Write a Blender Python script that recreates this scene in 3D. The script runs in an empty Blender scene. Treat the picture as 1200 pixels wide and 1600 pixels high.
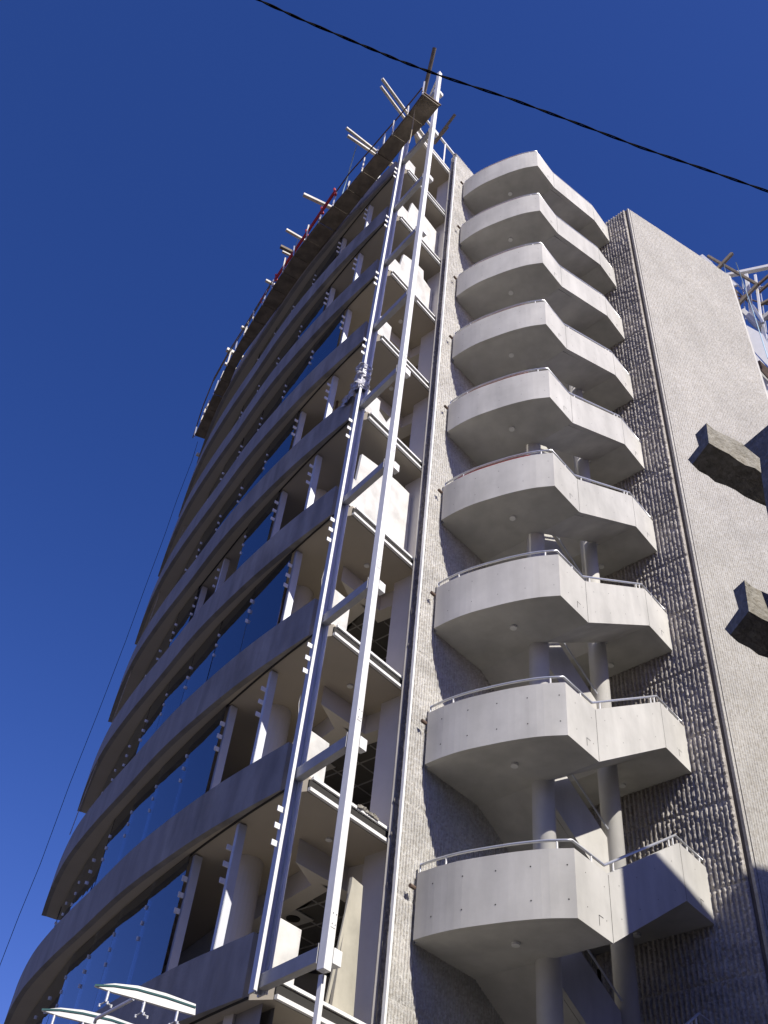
import bpy, math, random
import numpy as np
from mathutils import Matrix, Vector
random.seed(7)
rng = np.random.default_rng(7)
SC = bpy.context.scene
COL = SC.collection

# ------------------------------------------------------------------ camera
F_PX, PITCH, ROLL = 1569.0, math.radians(46.42), math.radians(7.297)
cp, sp = math.cos(PITCH), math.sin(PITCH)
FWD = np.array([0, cp, sp]); R0 = np.array([1.0, 0, 0]); U0 = np.array([0, -sp, cp])
RT = math.cos(ROLL) * R0 + math.sin(ROLL) * U0
UP = -math.sin(ROLL) * R0 + math.cos(ROLL) * U0
cam = bpy.data.cameras.new('camera'); co = bpy.data.objects.new('camera', cam); COL.objects.link(co)
cam.sensor_fit = 'VERTICAL'; cam.sensor_height = 24; cam.lens = F_PX / 1600 * 24
cam.clip_start = 0.05; cam.clip_end = 3000
m = Matrix(((RT[0], UP[0], -FWD[0]), (RT[1], UP[1], -FWD[1]), (RT[2], UP[2], -FWD[2])))
co.matrix_world = m.to_4x4()
SC.camera = co
GZ = -1.6                                   # ground, the lens being at the origin

# ------------------------------------------------------------------ sky and sun
SUN_EL = math.radians(42.3); SXY = np.array([.557, -.830]); SXY /= np.hypot(*SXY)
world = bpy.data.worlds.new('World'); SC.world = world; world.use_nodes = True
nt = world.node_tree; nt.nodes.clear()
out = nt.nodes.new('ShaderNodeOutputWorld'); bg = nt.nodes.new('ShaderNodeBackground')
sky = nt.nodes.new('ShaderNodeTexSky'); sky.sky_type = 'NISHITA'; sky.sun_disc = False
sky.sun_elevation = SUN_EL; sky.sun_rotation = math.atan2(SXY[0], SXY[1])
sky.altitude = 1200; sky.air_density = 1.1; sky.dust_density = 0.8; sky.ozone_density = 4.0
hs = nt.nodes.new('ShaderNodeHueSaturation'); hs.inputs['Saturation'].default_value = 1.25
nt.links.new(sky.outputs[0], hs.inputs['Color'])
tint = nt.nodes.new('ShaderNodeMixRGB'); tint.blend_type = 'MULTIPLY'; tint.inputs[0].default_value = 1; tint.inputs[2].default_value = (1.26, .83, 1.26, 1)
nt.links.new(hs.outputs[0], tint.inputs[1]); nt.links.new(tint.outputs[0], bg.inputs[0]); bg.inputs[1].default_value = 0.08
nt.links.new(bg.outputs[0], out.inputs[0])
sl = bpy.data.lights.new('sun', 'SUN'); sl.energy = 5.0; sl.angle = math.radians(.53); sl.color = (1, .945, .85)
so = bpy.data.objects.new('sun', sl); COL.objects.link(so)
sdir = Vector((SXY[0] * math.cos(SUN_EL), SXY[1] * math.cos(SUN_EL), math.sin(SUN_EL)))
so.rotation_euler = sdir.to_track_quat('Z', 'Y').to_euler(); so.location = (20, -30, 60)
SC.view_settings.view_transform = 'Standard'; SC.view_settings.look = 'None'
SC.view_settings.exposure = 0.4; SC.view_settings.gamma = 1
SC.cycles.max_bounces = 6; SC.cycles.use_denoising = True

# ------------------------------------------------------------------ camera maths (turn a photo pixel into a place)
def ray(x, y):
    return RT * (x - 600) / F_PX - UP * (y - 800) / F_PX + FWD
def PZ(x, y, z):
    r = ray(x, y); return r * (z / r[2])
def PV(x, y, A, B):
    r = ray(x, y); n = np.array([-(B[1] - A[1]), B[0] - A[0]]); t = (n @ np.array(A[:2], float)) / (n @ r[:2]); return r * t

# ------------------------------------------------------------------ materials
def mat(name, color, rough=.8, metal=0.0, var=.0, scale=3.0, bump=0.0, bscale=40.0, streak=0.0, spec=.3, dark=None, speck=0.0, stretch=(1, 1, .25), vary=0.0):
    m = bpy.data.materials.new(name); m.use_nodes = True; t = m.node_tree; b = t.nodes['Principled BSDF']
    b.inputs['Roughness'].default_value = rough; b.inputs['Metallic'].default_value = metal
    b.inputs['Specular IOR Level'].default_value = spec
    tc = t.nodes.new('ShaderNodeTexCoord')
    cur = None
    c4 = (*color, 1)
    if var > 0:
        n1 = t.nodes.new('ShaderNodeTexNoise'); n1.inputs['Scale'].default_value = scale; n1.inputs['Detail'].default_value = 7; n1.inputs['Roughness'].default_value = .62
        t.links.new(tc.outputs['Object'], n1.inputs['Vector'])
        r = t.nodes.new('ShaderNodeValToRGB'); r.color_ramp.elements[0].position = .3; r.color_ramp.elements[1].position = .7
        d = dark or tuple(c * (1 - var) for c in color)
        r.color_ramp.elements[0].color = (*d, 1); r.color_ramp.elements[1].color = (*[min(1, c * (1 + var * .4)) for c in color], 1)
        t.links.new(n1.outputs[0], r.inputs[0]); cur = r.outputs[0]
    if streak > 0:
        mp = t.nodes.new('ShaderNodeMapping'); mp.inputs['Scale'].default_value = stretch
        n2 = t.nodes.new('ShaderNodeTexNoise'); n2.inputs['Scale'].default_value = 2.6; n2.inputs['Detail'].default_value = 5
        t.links.new(tc.outputs['Object'], mp.inputs[0]); t.links.new(mp.outputs[0], n2.inputs['Vector'])
        r2 = t.nodes.new('ShaderNodeValToRGB'); r2.color_ramp.elements[0].position = .35; r2.color_ramp.elements[1].position = .62
        v = 1 - streak; r2.color_ramp.elements[0].color = (v, v, v, 1); r2.color_ramp.elements[1].color = (1, 1, 1, 1)
        t.links.new(n2.outputs[0], r2.inputs[0])
        mx = t.nodes.new('ShaderNodeMixRGB'); mx.blend_type = 'MULTIPLY'; mx.inputs[0].default_value = 1
        if cur: t.links.new(cur, mx.inputs[1])
        else: mx.inputs[1].default_value = c4
        t.links.new(r2.outputs[0], mx.inputs[2]); cur = mx.outputs[0]
    if speck > 0:
        n3 = t.nodes.new('ShaderNodeTexVoronoi'); n3.inputs['Scale'].default_value = 26
        t.links.new(tc.outputs['Object'], n3.inputs['Vector'])
        r3 = t.nodes.new('ShaderNodeValToRGB'); r3.color_ramp.elements[0].position = .0; r3.color_ramp.elements[1].position = 1
        v = 1 - speck; r3.color_ramp.elements[0].color = (v, v * .96, v * .9, 1); r3.color_ramp.elements[1].color = (1, 1, 1, 1)
        sep = t.nodes.new('ShaderNodeSeparateColor'); t.links.new(n3.outputs['Color'], sep.inputs[0]); t.links.new(sep.outputs[0], r3.inputs[0])
        mx = t.nodes.new('ShaderNodeMixRGB'); mx.blend_type = 'MULTIPLY'; mx.inputs[0].default_value = 1
        if cur: t.links.new(cur, mx.inputs[1])
        else: mx.inputs[1].default_value = c4
        t.links.new(r3.outputs[0], mx.inputs[2]); cur = mx.outputs[0]
    if vary > 0:      # each cast differs a little from the next
        oi = t.nodes.new('ShaderNodeObjectInfo'); r4 = t.nodes.new('ShaderNodeValToRGB'); v = 1 - vary
        r4.color_ramp.elements[0].color = (v, v, v, 1); r4.color_ramp.elements[1].color = (1, 1, 1, 1)
        t.links.new(oi.outputs['Random'], r4.inputs[0])
        mx = t.nodes.new('ShaderNodeMixRGB'); mx.blend_type = 'MULTIPLY'; mx.inputs[0].default_value = 1
        t.links.new(cur, mx.inputs[1]); t.links.new(r4.outputs[0], mx.inputs[2]); cur = mx.outputs[0]
    if cur: t.links.new(cur, b.inputs['Base Color'])
    else: b.inputs['Base Color'].default_value = c4
    if bump > 0:
        nb = t.nodes.new('ShaderNodeTexNoise'); nb.inputs['Scale'].default_value = bscale; nb.inputs['Detail'].default_value = 6
        t.links.new(tc.outputs['Object'], nb.inputs['Vector'])
        bp = t.nodes.new('ShaderNodeBump'); bp.inputs['Strength'].default_value = bump; bp.inputs['Distance'].default_value = .02
        t.links.new(nb.outputs[0], bp.inputs['Height']); t.links.new(bp.outputs[0], b.inputs['Normal'])
    return m

M = {}
M['smooth_concrete'] = mat('smooth_concrete', (.575, .562, .525), var=.17, scale=.75, streak=.12, vary=.10, bump=.03, bscale=60)
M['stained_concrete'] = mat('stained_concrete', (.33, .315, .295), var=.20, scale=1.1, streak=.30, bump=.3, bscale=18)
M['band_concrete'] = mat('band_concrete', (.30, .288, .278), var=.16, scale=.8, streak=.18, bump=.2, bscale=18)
M['rib_concrete'] = mat('rib_concrete', (.62, .61, .58), var=.16, scale=9, speck=.25, streak=.20, stretch=(.25, .25, .55), bump=.8, bscale=60)
M['fin_concrete'] = mat('fin_concrete', (.52, .49, .45), var=.2, scale=9, speck=.3, streak=.28, stretch=(.2, .2, .6), bump=.5, bscale=60)
M['panel_concrete'] = mat('panel_concrete', (.50, .488, .455), var=.14, scale=.5, streak=.06, speck=.26, bump=.5, bscale=130, stretch=(.5, .5, .35))
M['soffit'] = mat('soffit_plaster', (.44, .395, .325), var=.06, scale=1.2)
M['interior'] = mat('interior_plaster', (.66, .63, .58), var=.05)
M['lit_partition'] = mat('white_partition', (.70, .69, .66), var=.30, scale=1.8, streak=.12)
M['white_paint'] = mat('white_paint', (.80, .80, .78), rough=.45, spec=.4, var=.08, scale=6, streak=.06)
M['grey_paint'] = mat('grey_paint', (.44, .435, .43), rough=.6, spec=.3, var=.12, scale=5, streak=.1)
M['steel'] = mat('steel', (.62, .63, .65), rough=.35, metal=.6, var=.1, scale=12)
M['alu'] = mat('aluminium', (.58, .60, .64), rough=.45, metal=.15, var=.05)
M['dark_alu'] = mat('dark_channel', (.10, .11, .14), rough=.4, metal=.3)
M['joint'] = mat('dark_joint', (.035, .033, .03))
M['red'] = mat('red_primer', (.42, .03, .035), rough=.55, var=.2, scale=9)
M['wood'] = mat('pale_timber', (.74, .71, .64), var=.2, scale=6, streak=.2)
M['old_wood'] = mat('weathered_timber', (.24, .20, .15), var=.3, scale=5, streak=.25)
M['deck'] = mat('deck_boards', (.27, .225, .17), var=.35, scale=3.0, streak=.3, bump=.3)
M['ceil_shade'] = mat('ceiling_tile', (.13, .125, .115), var=.12, scale=3)  # tile colour carries the shade under the slab
M['ceil_grid'] = mat('ceiling_rail', (.42, .41, .40))
M['diffuser'] = mat('air_diffuser', (.55, .54, .52))
M['lamp'] = mat('lamp_glass', (.75, .75, .72), rough=.2)
M['black'] = mat('black_rubber', (.012, .012, .014), rough=.85, spec=.05)
M['rope'] = mat('rope', (.42, .36, .26), var=.2)
M['blue_rope'] = mat('blue_rope', (.35, .50, .62))
M['cement_rough'] = mat('rough_cement', (.31, .295, .26), var=.35, scale=5, speck=.3, bump=.9, bscale=30)
M['cream'] = mat('cream_board', (.46, .435, .36), var=.2, scale=2, streak=.15)
M['white_sheet'] = mat('white_sheeting', (.82, .83, .85), rough=.5, var=.05)
M['rust'] = mat('rusty_steel', (.15, .105, .08), var=.3, scale=9)
M['asphalt'] = mat('asphalt', (.085, .082, .08), var=.3, scale=.8, speck=.2, bump=.5)
M['paving'] = mat('paving', (.17, .16, .15), var=.2, scale=1.4, speck=.2)
M['teal'] = mat('glass_edge', (.05, .11, .11), rough=.2)
M['neighbour'] = mat('neighbour_render', (.20, .18, .15), var=.15, scale=.6, streak=.15)

def glass_mat(name, tint, mix):
    m = bpy.data.materials.new(name); m.use_nodes = True; t = m.node_tree; t.nodes.clear()
    o = t.nodes.new('ShaderNodeOutputMaterial')
    tr = t.nodes.new('ShaderNodeBsdfTransparent'); tr.inputs[0].default_value = (*tint, 1)
    gl = t.nodes.new('ShaderNodeBsdfGlossy'); gl.inputs['Roughness'].default_value = .015; gl.inputs[0].default_value = (.85, .88, .92, 1)
    fr = t.nodes.new('ShaderNodeFresnel'); fr.inputs[0].default_value = 1.6
    ma = t.nodes.new('ShaderNodeMath'); ma.operation = 'MULTIPLY_ADD'; ma.inputs[1].default_value = 1.1; ma.inputs[2].default_value = mix; ma.use_clamp = True
    mx = t.nodes.new('ShaderNodeMixShader')
    # slow waviness of the sheet
    tc = t.nodes.new('ShaderNodeTexCoord'); nz = t.nodes.new('ShaderNodeTexNoise'); nz.inputs['Scale'].default_value = .9
    bp = t.nodes.new('ShaderNodeBump'); bp.inputs['Strength'].default_value = .10; bp.inputs['Distance'].default_value = .05
    t.links.new(tc.outputs['Object'], nz.inputs['Vector']); t.links.new(nz.outputs[0], bp.inputs['Height'])
    t.links.new(bp.outputs[0], gl.inputs['Normal'])
    t.links.new(fr.outputs[0], ma.inputs[0]); t.links.new(ma.outputs[0], mx.inputs[0])
    t.links.new(tr.outputs[0], mx.inputs[1]); t.links.new(gl.outputs[0], mx.inputs[2]); t.links.new(mx.outputs[0], o.inputs[0])
    return m
M['glass'] = glass_mat('window_glass', (.50, .56, .64), .15)
M['canopy_glass'] = glass_mat('canopy_glass', (.7, .85, .85), .04)

# ------------------------------------------------------------------ mesh helpers
class MB:
    def __init__(self): self.v = []; self.f = []; self.mi = []
    def add(self, vs, fs, mi=0):
        o = len(self.v); self.v += [tuple(map(float, p)) for p in vs]; self.f += [tuple(i + o for i in f) for f in fs]; self.mi += [mi] * len(fs); return self
    def prism(self, poly, z0, z1, mi=0):
        """poly: XY outline; z0/z1 number or list per vertex"""
        n = len(poly)
        a = 0.0
        for i in range(n): a += poly[i][0] * poly[(i + 1) % n][1] - poly[(i + 1) % n][0] * poly[i][1]
        idx = list(range(n)) if a > 0 else list(range(n))[::-1]
        zz0 = z0 if isinstance(z0, (list, tuple)) else [z0] * n
        zz1 = z1 if isinstance(z1, (list, tuple)) else [z1] * n
        vs = [(poly[i][0], poly[i][1], zz0[i]) for i in idx] + [(poly[i][0], poly[i][1], zz1[i]) for i in idx]
        fs = [tuple(range(n))[::-1], tuple(range(n, 2 * n))] + [(i, (i + 1) % n, n + (i + 1) % n, n + i) for i in range(n)]
        return self.add(vs, fs, mi)
    def bar(self, A, B, w, h, up=(0, 0, 1), mi=0):
        A = np.array(A, float); B = np.array(B, float); d = B - A; d /= np.linalg.norm(d)
        up = np.array(up, float); s = np.cross(d, up)
        if np.linalg.norm(s) < 1e-4: s = np.cross(d, (1, 0, 0))
        s /= np.linalg.norm(s); u = np.cross(s, d)
        vs = [P + s * a * w / 2 + u * b * h / 2 for P in (A, B) for a, b in ((-1, -1), (1, -1), (1, 1), (-1, 1))]
        return self.add(vs, [(3, 2, 1, 0), (4, 5, 6, 7), (0, 1, 5, 4), (1, 2, 6, 5), (2, 3, 7, 6), (3, 0, 4, 7)], mi)
    def tube(self, pts, r, n=8, mi=0):
        pts = [np.array(p, float) for p in pts]; vs = []; fs = []
        s_prev = None
        for i, p in enumerate(pts):
            d = pts[min(i + 1, len(pts) - 1)] - pts[max(i - 1, 0)]; d /= np.linalg.norm(d)
            if s_prev is None:
                s = np.cross(d, (0, 0, 1.0))
                if np.linalg.norm(s) < 1e-3: s = np.cross(d, (1.0, 0, 0))
            else: s = s_prev - d * (s_prev @ d)
            s /= np.linalg.norm(s); s_prev = s; u = np.cross(s, d)
            for k in range(n):
                a = 2 * math.pi * k / n; vs.append(p + r * (math.cos(a) * s + math.sin(a) * u))
        for i in range(len(pts) - 1):
            for k in range(n):
                fs.append((i * n + k, i * n + (k + 1) % n, (i + 1) * n + (k + 1) % n, (i + 1) * n + k))
        fs += [tuple(range(n)), tuple(range((len(pts) - 1) * n, len(pts) * n))[::-1]]
        return self.add(vs, fs, mi)
    def plate(self, pts3, nrm, th, mi=0):
        """closed 3D outline extruded along nrm"""
        n = len(pts3); nv = np.array(nrm, float); nv /= np.linalg.norm(nv)
        vs = [np.array(p, float) for p in pts3] + [np.array(p, float) + nv * th for p in pts3]
        fs = [tuple(range(n)), tuple(range(n, 2 * n))[::-1]] + [(i, n + i, n + (i + 1) % n, (i + 1) % n) for i in range(n)]
        return self.add(vs, fs, mi)

def root_of(o):
    return np.array(o.location) if o is not None else np.zeros(3)
WORLD = {}
def obj(name, mb, mats, parent=None, smooth=False, bevel=0.0, **props):
    me = bpy.data.meshes.new(name)
    off = np.array(WORLD.get(parent.name, (0, 0, 0))) if parent else np.zeros(3)
    vs = (np.array(mb.v) - off)
    me.from_pydata([tuple(v) for v in vs], [], mb.f)
    for mm in (mats if isinstance(mats, (list, tuple)) else [mats]): me.materials.append(M[mm] if isinstance(mm, str) else mm)
    me.polygons.foreach_set('material_index', mb.mi)
    if smooth:
        me.polygons.foreach_set('use_smooth', [True] * len(me.polygons))
    me.update()
    o = bpy.data.objects.new(name, me); COL.objects.link(o)
    if parent: o.parent = parent
    WORLD[o.name] = tuple(off)
    if bevel > 0:
        b = o.modifiers.new('bevel', 'BEVEL'); b.width = bevel; b.segments = 2; b.limit_method = 'ANGLE'; b.angle_limit = math.radians(40)
    for k, v in props.items(): o[k] = v
    return o
def thing(name, loc, label, category, group=None):
    o = bpy.data.objects.new(name, None); COL.objects.link(o); o.location = loc; o.empty_display_size = .3
    o['label'] = label; o['category'] = category
    if group: o['group'] = group
    WORLD[o.name] = tuple(loc); return o
def single(name, mb, mats, label, category, group=None, **kw):
    o = obj(name, mb, mats, None, **kw); o['label'] = label; o['category'] = category
    if group: o['group'] = group
    return o
def offset(poly, dist):
    """move an open XY polyline sideways (left of travel is +)"""
    out = []
    P = [np.array(p, float) for p in poly]
    for i, p in enumerate(P):
        d = P[min(i + 1, len(P) - 1)] - P[max(i - 1, 0)]; d /= np.hypot(*d)
        out.append(p + dist * np.array([-d[1], d[0]]))
    return out
def resample(poly, step):
    P = [np.array(p, float) for p in poly]; L = [0]
    for a, b in zip(P, P[1:]): L.append(L[-1] + np.hypot(*(b - a)))
    n = max(2, int(round(L[-1] / step)) + 1); o = []
    for s in np.linspace(0, L[-1], n):
        o.append(np.array([np.interp(s, L, [p[0] for p in P]), np.interp(s, L, [p[1] for p in P])]))
    return o
def smooth_poly(ctrl, n=60):
    """Catmull-Rom through the control points"""
    P = [np.array(c, float) for c in ctrl]; P = [2 * P[0] - P[1]] + P + [2 * P[-1] - P[-2]]; o = []
    for i in range(1, len(P) - 2):
        for t in np.linspace(0, 1, 9)[:-1]:
            a, b, c, d = P[i - 1:i + 3]
            o.append(.5 * ((2 * b) + (-a + c) * t + (2 * a - 5 * b + 4 * c - d) * t * t + (-a + 3 * b - 3 * c + d) * t ** 3))
    o.append(P[-2]); return resample(o, sum(np.hypot(*(b - a)) for a, b in zip(o, o[1:])) / n)
def v3(p, z): return np.array([p[0], p[1], z])

# ------------------------------------------------------------------ ground
g = MB(); g.add([(-900, -900, GZ), (900, -900, GZ), (900, 900, GZ), (-900, 900, GZ)], [(0, 1, 2, 3)])
obj('ground', g, 'asphalt', kind='structure')
g = MB(); g.prism([(-14, 3.5), (16, 3.5), (30, 22), (18, 45), (-16, 45)], GZ - .3, GZ + .14)
obj('pavement', g, 'paving', kind='structure', bevel=.02)

# ------------------------------------------------------------------ the building
H = 3.2; ZB0 = 5.23                     # underside of the slab at level 0
ZL = lambda k: ZB0 + H * k
L0 = np.array([1.31, 15.71]); D = np.array([.732, .681]); D /= np.hypot(*D); N = np.array([D[1], -D[0]])
def dn(d, n): return L0 + D * d + N * n
BP = np.array([-.643, 14.31]); BQ = np.array([.866, 15.79]); BD = (BQ - BP) / np.hypot(*(BQ - BP)); BN = np.array([-BD[1], BD[0]])  # BN goes inwards
BL = float(np.hypot(*(BQ - BP)))
def bs(s, t=0.0): return BP + BD * s + BN * t
front = smooth_poly([(-1.08, 14.38), (-1.75, 15.25), (-2.35, 16.07), (-3.0, 17.05), (-3.75, 18.27), (-4.32, 19.3), (-5.0, 20.65), (-5.9, 22.4), (-6.65, 24.0), (-7.12, 25.2), (-7.58, 26.6), (-7.96, 27.95)], 56)
glassl = smooth_poly([(-1.0, 14.35), (-1.8, 15.56), (-2.59, 16.86), (-3.38, 18.25), (-4.05, 19.52), (-4.70, 20.78), (-5.28, 21.95), (-5.95, 23.6), (-6.52, 25.1), (-7.0, 26.4), (-7.45, 27.75)], 56)
COLP = np.array([-.85, 14.11]); POST = np.array([-.02, 12.87]); AD = (POST - COLP) / np.hypot(*(POST - COLP)); AN = np.array([-AD[1], AD[0]])
B = thing('office_building', (0, 18, GZ), 'unfinished curved concrete office block with stair balconies beside a ribbed wall', 'building')

END = np.array([-7.96, 27.95])
inner = offset(front, -.12)             # inner side of the spandrel (right of travel)
slab_poly = [tuple(p) for p in inner] + [(-6.6, 28.6), (-4.2, 29.4), (4, 27.4), (9, 25.0), (12.0, 19.6), (7.35, 17.6), (6.6, 18.4), (5.15, 19.55), (2.5, 17.05), (1.1, 15.95), tuple(bs(BL, .02)), tuple(bs(0, .02))]
def slabmesh(z0, z1, poly=slab_poly):
    return MB().prism([tuple(p) for p in poly], z0, z1, 0)
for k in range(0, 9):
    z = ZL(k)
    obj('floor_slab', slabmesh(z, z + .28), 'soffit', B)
    # spandrel band along the curve: stained near the corner, cleaner further on
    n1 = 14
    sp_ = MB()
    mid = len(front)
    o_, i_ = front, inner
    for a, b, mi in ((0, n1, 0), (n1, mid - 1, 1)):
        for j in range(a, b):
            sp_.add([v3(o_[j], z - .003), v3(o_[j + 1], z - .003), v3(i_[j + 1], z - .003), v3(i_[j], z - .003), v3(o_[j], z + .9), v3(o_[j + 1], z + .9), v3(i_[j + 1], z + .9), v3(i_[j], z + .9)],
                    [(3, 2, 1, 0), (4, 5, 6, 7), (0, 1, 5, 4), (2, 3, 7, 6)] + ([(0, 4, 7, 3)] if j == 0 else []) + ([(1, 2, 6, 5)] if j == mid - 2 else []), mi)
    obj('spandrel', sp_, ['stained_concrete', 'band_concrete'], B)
    # drip edge under the band
    dj = MB()
    for j in range(0, mid - 1):
        a, b = glassl[min(j, len(glassl) - 1)], glassl[min(j + 1, len(glassl) - 1)]
        dj.bar(v3(a, z - .012), v3(b, z - .012), .03, .024)
    obj('head_channel', dj, 'joint', B)
    # end return of the parapet at the open corner
    rw = MB()
    rw.prism([tuple(p) for p in ((-1.02, 14.53), (-.80, 14.40), (-.74, 14.50), (-1.00, 14.66))], z + .28, z + 1.08)
    obj('return_wall', rw, 'stained_concrete', B)
    rw = MB(); rw.prism([tuple(bs(-.10, .06)), tuple(bs(.38, .06)), tuple(bs(.38, .16)), tuple(bs(-.10, .16))], z + .28, z + 1.12)
    obj('parapet_return', rw, 'lit_partition', B, bevel=.008)
    # white edge profiles at the open side
    ep = MB(); ep.bar(v3(bs(.0, -.03), z + .03), v3(bs(BL, -.03), z + .03), .06, .06)
    obj('edge_profile', ep, 'white_paint', B)
    ep = MB(); ep.bar(v3(bs(.05, -.02), z + .255), v3(bs(BL, -.02), z + .255), .05, .05)
    obj('edge_profile', ep, 'white_paint', B)
    ep = MB(); ep.bar(v3(bs(.0, .0), z + .14), v3(bs(BL, .0), z + .14), .03, .14)
    obj('edge_joint', ep, 'joint', B)
# roof slab, set back from the front
ro = offset(front, -.75)
rp = [tuple(p) for p in ro] + slab_poly[len(inner):]
obj('roof_slab', MB().prism([tuple(p) for p in rp], ZL(9), ZL(9) + .3), 'soffit', B)
ep = MB(); ep.bar(v3(bs(.0, -.03), ZL(9) + .045), v3(bs(BL, -.03), ZL(9) + .045), .07, .10); ep.bar(v3(bs(.0, -.03), ZL(9) + .26), v3(bs(BL, -.03), ZL(9) + .26), .06, .07)
obj('edge_profile', ep, 'white_paint', B)
rr = MB(); rr.bar(v3(bs(-.1, -.03), 35.93), v3(bs(BL, -.03), 35.93), .07, .09); rr.bar(v3(POST, 35.62), v3(bs(BL * .1, -.03), 35.9), .06, .08)
for s in (.15, .8, 1.5): rr.bar(v3(bs(s * 1.0 + .1, -.03), ZL(9) + .2), v3(bs(s * 1.0 + .1, -.03), 35.93), .05, .05)
obj('roof_rail', rr, 'white_paint', B)

# lower storey below level 0 (shop front, mostly out of frame)
lw = MB()
gi = offset(glassl, -.25)
for j in range(len(gi) - 1):
    a, b = gi[j], gi[j + 1]; a2, b2 = offset(gi, -.2)[j], offset(gi, -.2)[j + 1]
    lw.add([v3(a, GZ), v3(b, GZ), v3(b2, GZ), v3(a2, GZ), v3(a, ZL(0)), v3(b, ZL(0)), v3(b2, ZL(0)), v3(a2, ZL(0))], [(0, 1, 5, 4), (2, 3, 7, 6)])
obj('base_wall', lw, 'band_concrete', B)
bw = MB(); bw.prism([tuple(bs(.1, .9)), tuple(bs(BL, .9)), tuple(bs(BL, 1.1)), tuple(bs(.1, 1.1))], GZ, ZL(0))
obj('base_wall', bw, 'interior', B)

# core, rear and end walls
def wall(name, a, b, th, z0, z1, m, parent=B, **kw):
    a = np.array(a, float); b = np.array(b, float); d = (b - a) / np.hypot(*(b - a)); n = np.array([-d[1], d[0]]) * th
    return obj(name, MB().prism([tuple(a), tuple(b), tuple(b + n), tuple(a + n)], z0, z1), m, parent, **kw)
for a, b in (((-6.9, 28.5), (-4.6, 26.6)), ((-4.6, 26.6), (-1.2, 20.6)), ((-1.2, 20.6), (2.6, 20.4)), ((2.6, 20.4), (3.4, 17.85))):
    wall('core_wall', a, b, .2, GZ, ZL(9) - .002, 'interior')
for a, b in (((-6.6, 28.75), (-4.2, 29.6)), ((-4.2, 29.6), (4, 27.6)), ((4, 27.6), (9, 25.2)), ((9, 25.2), (12.15, 19.7))):
    wall('rear_wall', a, b, .2, GZ, ZL(9) + .9, 'panel_concrete')
# interior bulkheads and tiled ceilings, tiles coloured dark for their shade
gl_in = offset(glassl, -1.72)
for k in range(1, 9):
    z = ZL(k); zb = z - .43
    left = [p for p in gl_in if p[1] > 16.6]
    pts = [tuple(p) for p in left[::-1]] + [(-.72, 15.85), (.18, 16.66), (.84, 16.08)]
    bk = MB()
    ip = []
    P = [np.array(p) for p in pts]
    def offs(P, t):
        o = []
        for i, p in enumerate(P):
            d1 = P[i] - P[i - 1] if i else P[1] - P[0]; d2 = P[i + 1] - P[i] if i < len(P) - 1 else d1
            n1 = np.array([-d1[1], d1[0]]) / np.hypot(*d1); n2 = np.array([-d2[1], d2[0]]) / np.hypot(*d2); nn = n1 + n2; nn /= np.hypot(*nn)
            o.append(p + nn * t / max(.4, nn @ n1))
        return o
    Q = offs(P, .32)
    for i in range(len(P) - 1):
        bk.add([v3(P[i], zb), v3(P[i + 1], zb), v3(Q[i + 1], zb), v3(Q[i], zb), v3(P[i], z - .002), v3(P[i + 1], z - .002), v3(Q[i + 1], z - .002), v3(Q[i], z - .002)], [(3, 2, 1, 0), (0, 1, 5, 4), (2, 3, 7, 6), (0, 4, 7, 3), (1, 2, 6, 5)])
    obj('bulkhead', bk, 'interior', B)
    cz = zb + .05
    cpoly = [tuple(q) for q in Q] + [(2.4, 17.6), (2.4, 20.3), (-1.1, 20.5), (-4.5, 26.4), (-5.2, 27.0)]
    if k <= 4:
        obj('ceiling', MB().prism(cpoly, cz, cz + .03), 'ceil_shade', B)
        gr = MB()
        for i in range(-16, 30):
            a = dn(-6 + .0, 0); 
        org = np.array([-.72, 15.85])
        from itertools import product
        def inside(p):
            c = False; n_ = len(cpoly)
            for i in range(n_):
                x1, y1 = cpoly[i]; x2, y2 = cpoly[(i + 1) % n_]
                if (y1 > p[1]) != (y2 > p[1]) and p[0] < (x2 - x1) * (p[1] - y1) / (y2 - y1) + x1: c = not c
            return c
        ax, ay = BD, BN
        for u in np.arange(-9, 9, .61):
            for (e1, e2) in ((ax, ay), (ay, ax)):
                run = None
                for w in np.arange(-9, 14, .2):
                    p = org + e1 * u + e2 * w; ins = inside(p)
                    if ins and run is None: run = p
                    if (not ins or w > 13.7) and run is not None:
                        if np.hypot(*(p - run)) > .25: gr.bar(v3(run, cz - .008), v3(p, cz - .008), .025, .016)
                        run = None
        obj('ceiling_grid', gr, 'ceil_grid', B)
        for (u, w) in ((1.22, 1.22 + .0), (-.61 * 2, 2.44), (2.44, 3.05)):
            c = org + ax * (u + .3) + ay * (w + .3)
            if inside(c):
                df = MB(); s = .27
                q = [c + ax * a * s + ay * b * s for a, b in ((-1, -1), (1, -1), (1, 1), (-1, 1))]
                df.prism([tuple(x) for x in q], cz - .04, cz - .02)
                dd = obj('air_diffuser', df, 'diffuser', B)
                rg = MB(); ring = [c + .13 * (math.cos(a) * ax + math.sin(a) * ay) for a in np.linspace(0, 2 * math.pi, 20)[:-1]]
                rg.prism([tuple(x) for x in ring], cz - .06, cz - .042); obj('outlet', rg, 'joint', dd)
    # downlights in the soffit by the corner
    for (x, y) in ((-.99, 15.76), (-.22, 15.74), (-1.55, 17.05)):
        if k > 3 and x == -1.55: continue
        c = np.array([x, y]) ; lp = MB(); lp.prism([tuple(c + .06 * np.array([math.cos(a), math.sin(a)])) for a in np.linspace(0, 2 * math.pi, 17)[:-1]], z - .03, z - .003)
        obj('ceiling_light', lp, 'lamp', B)
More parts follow.
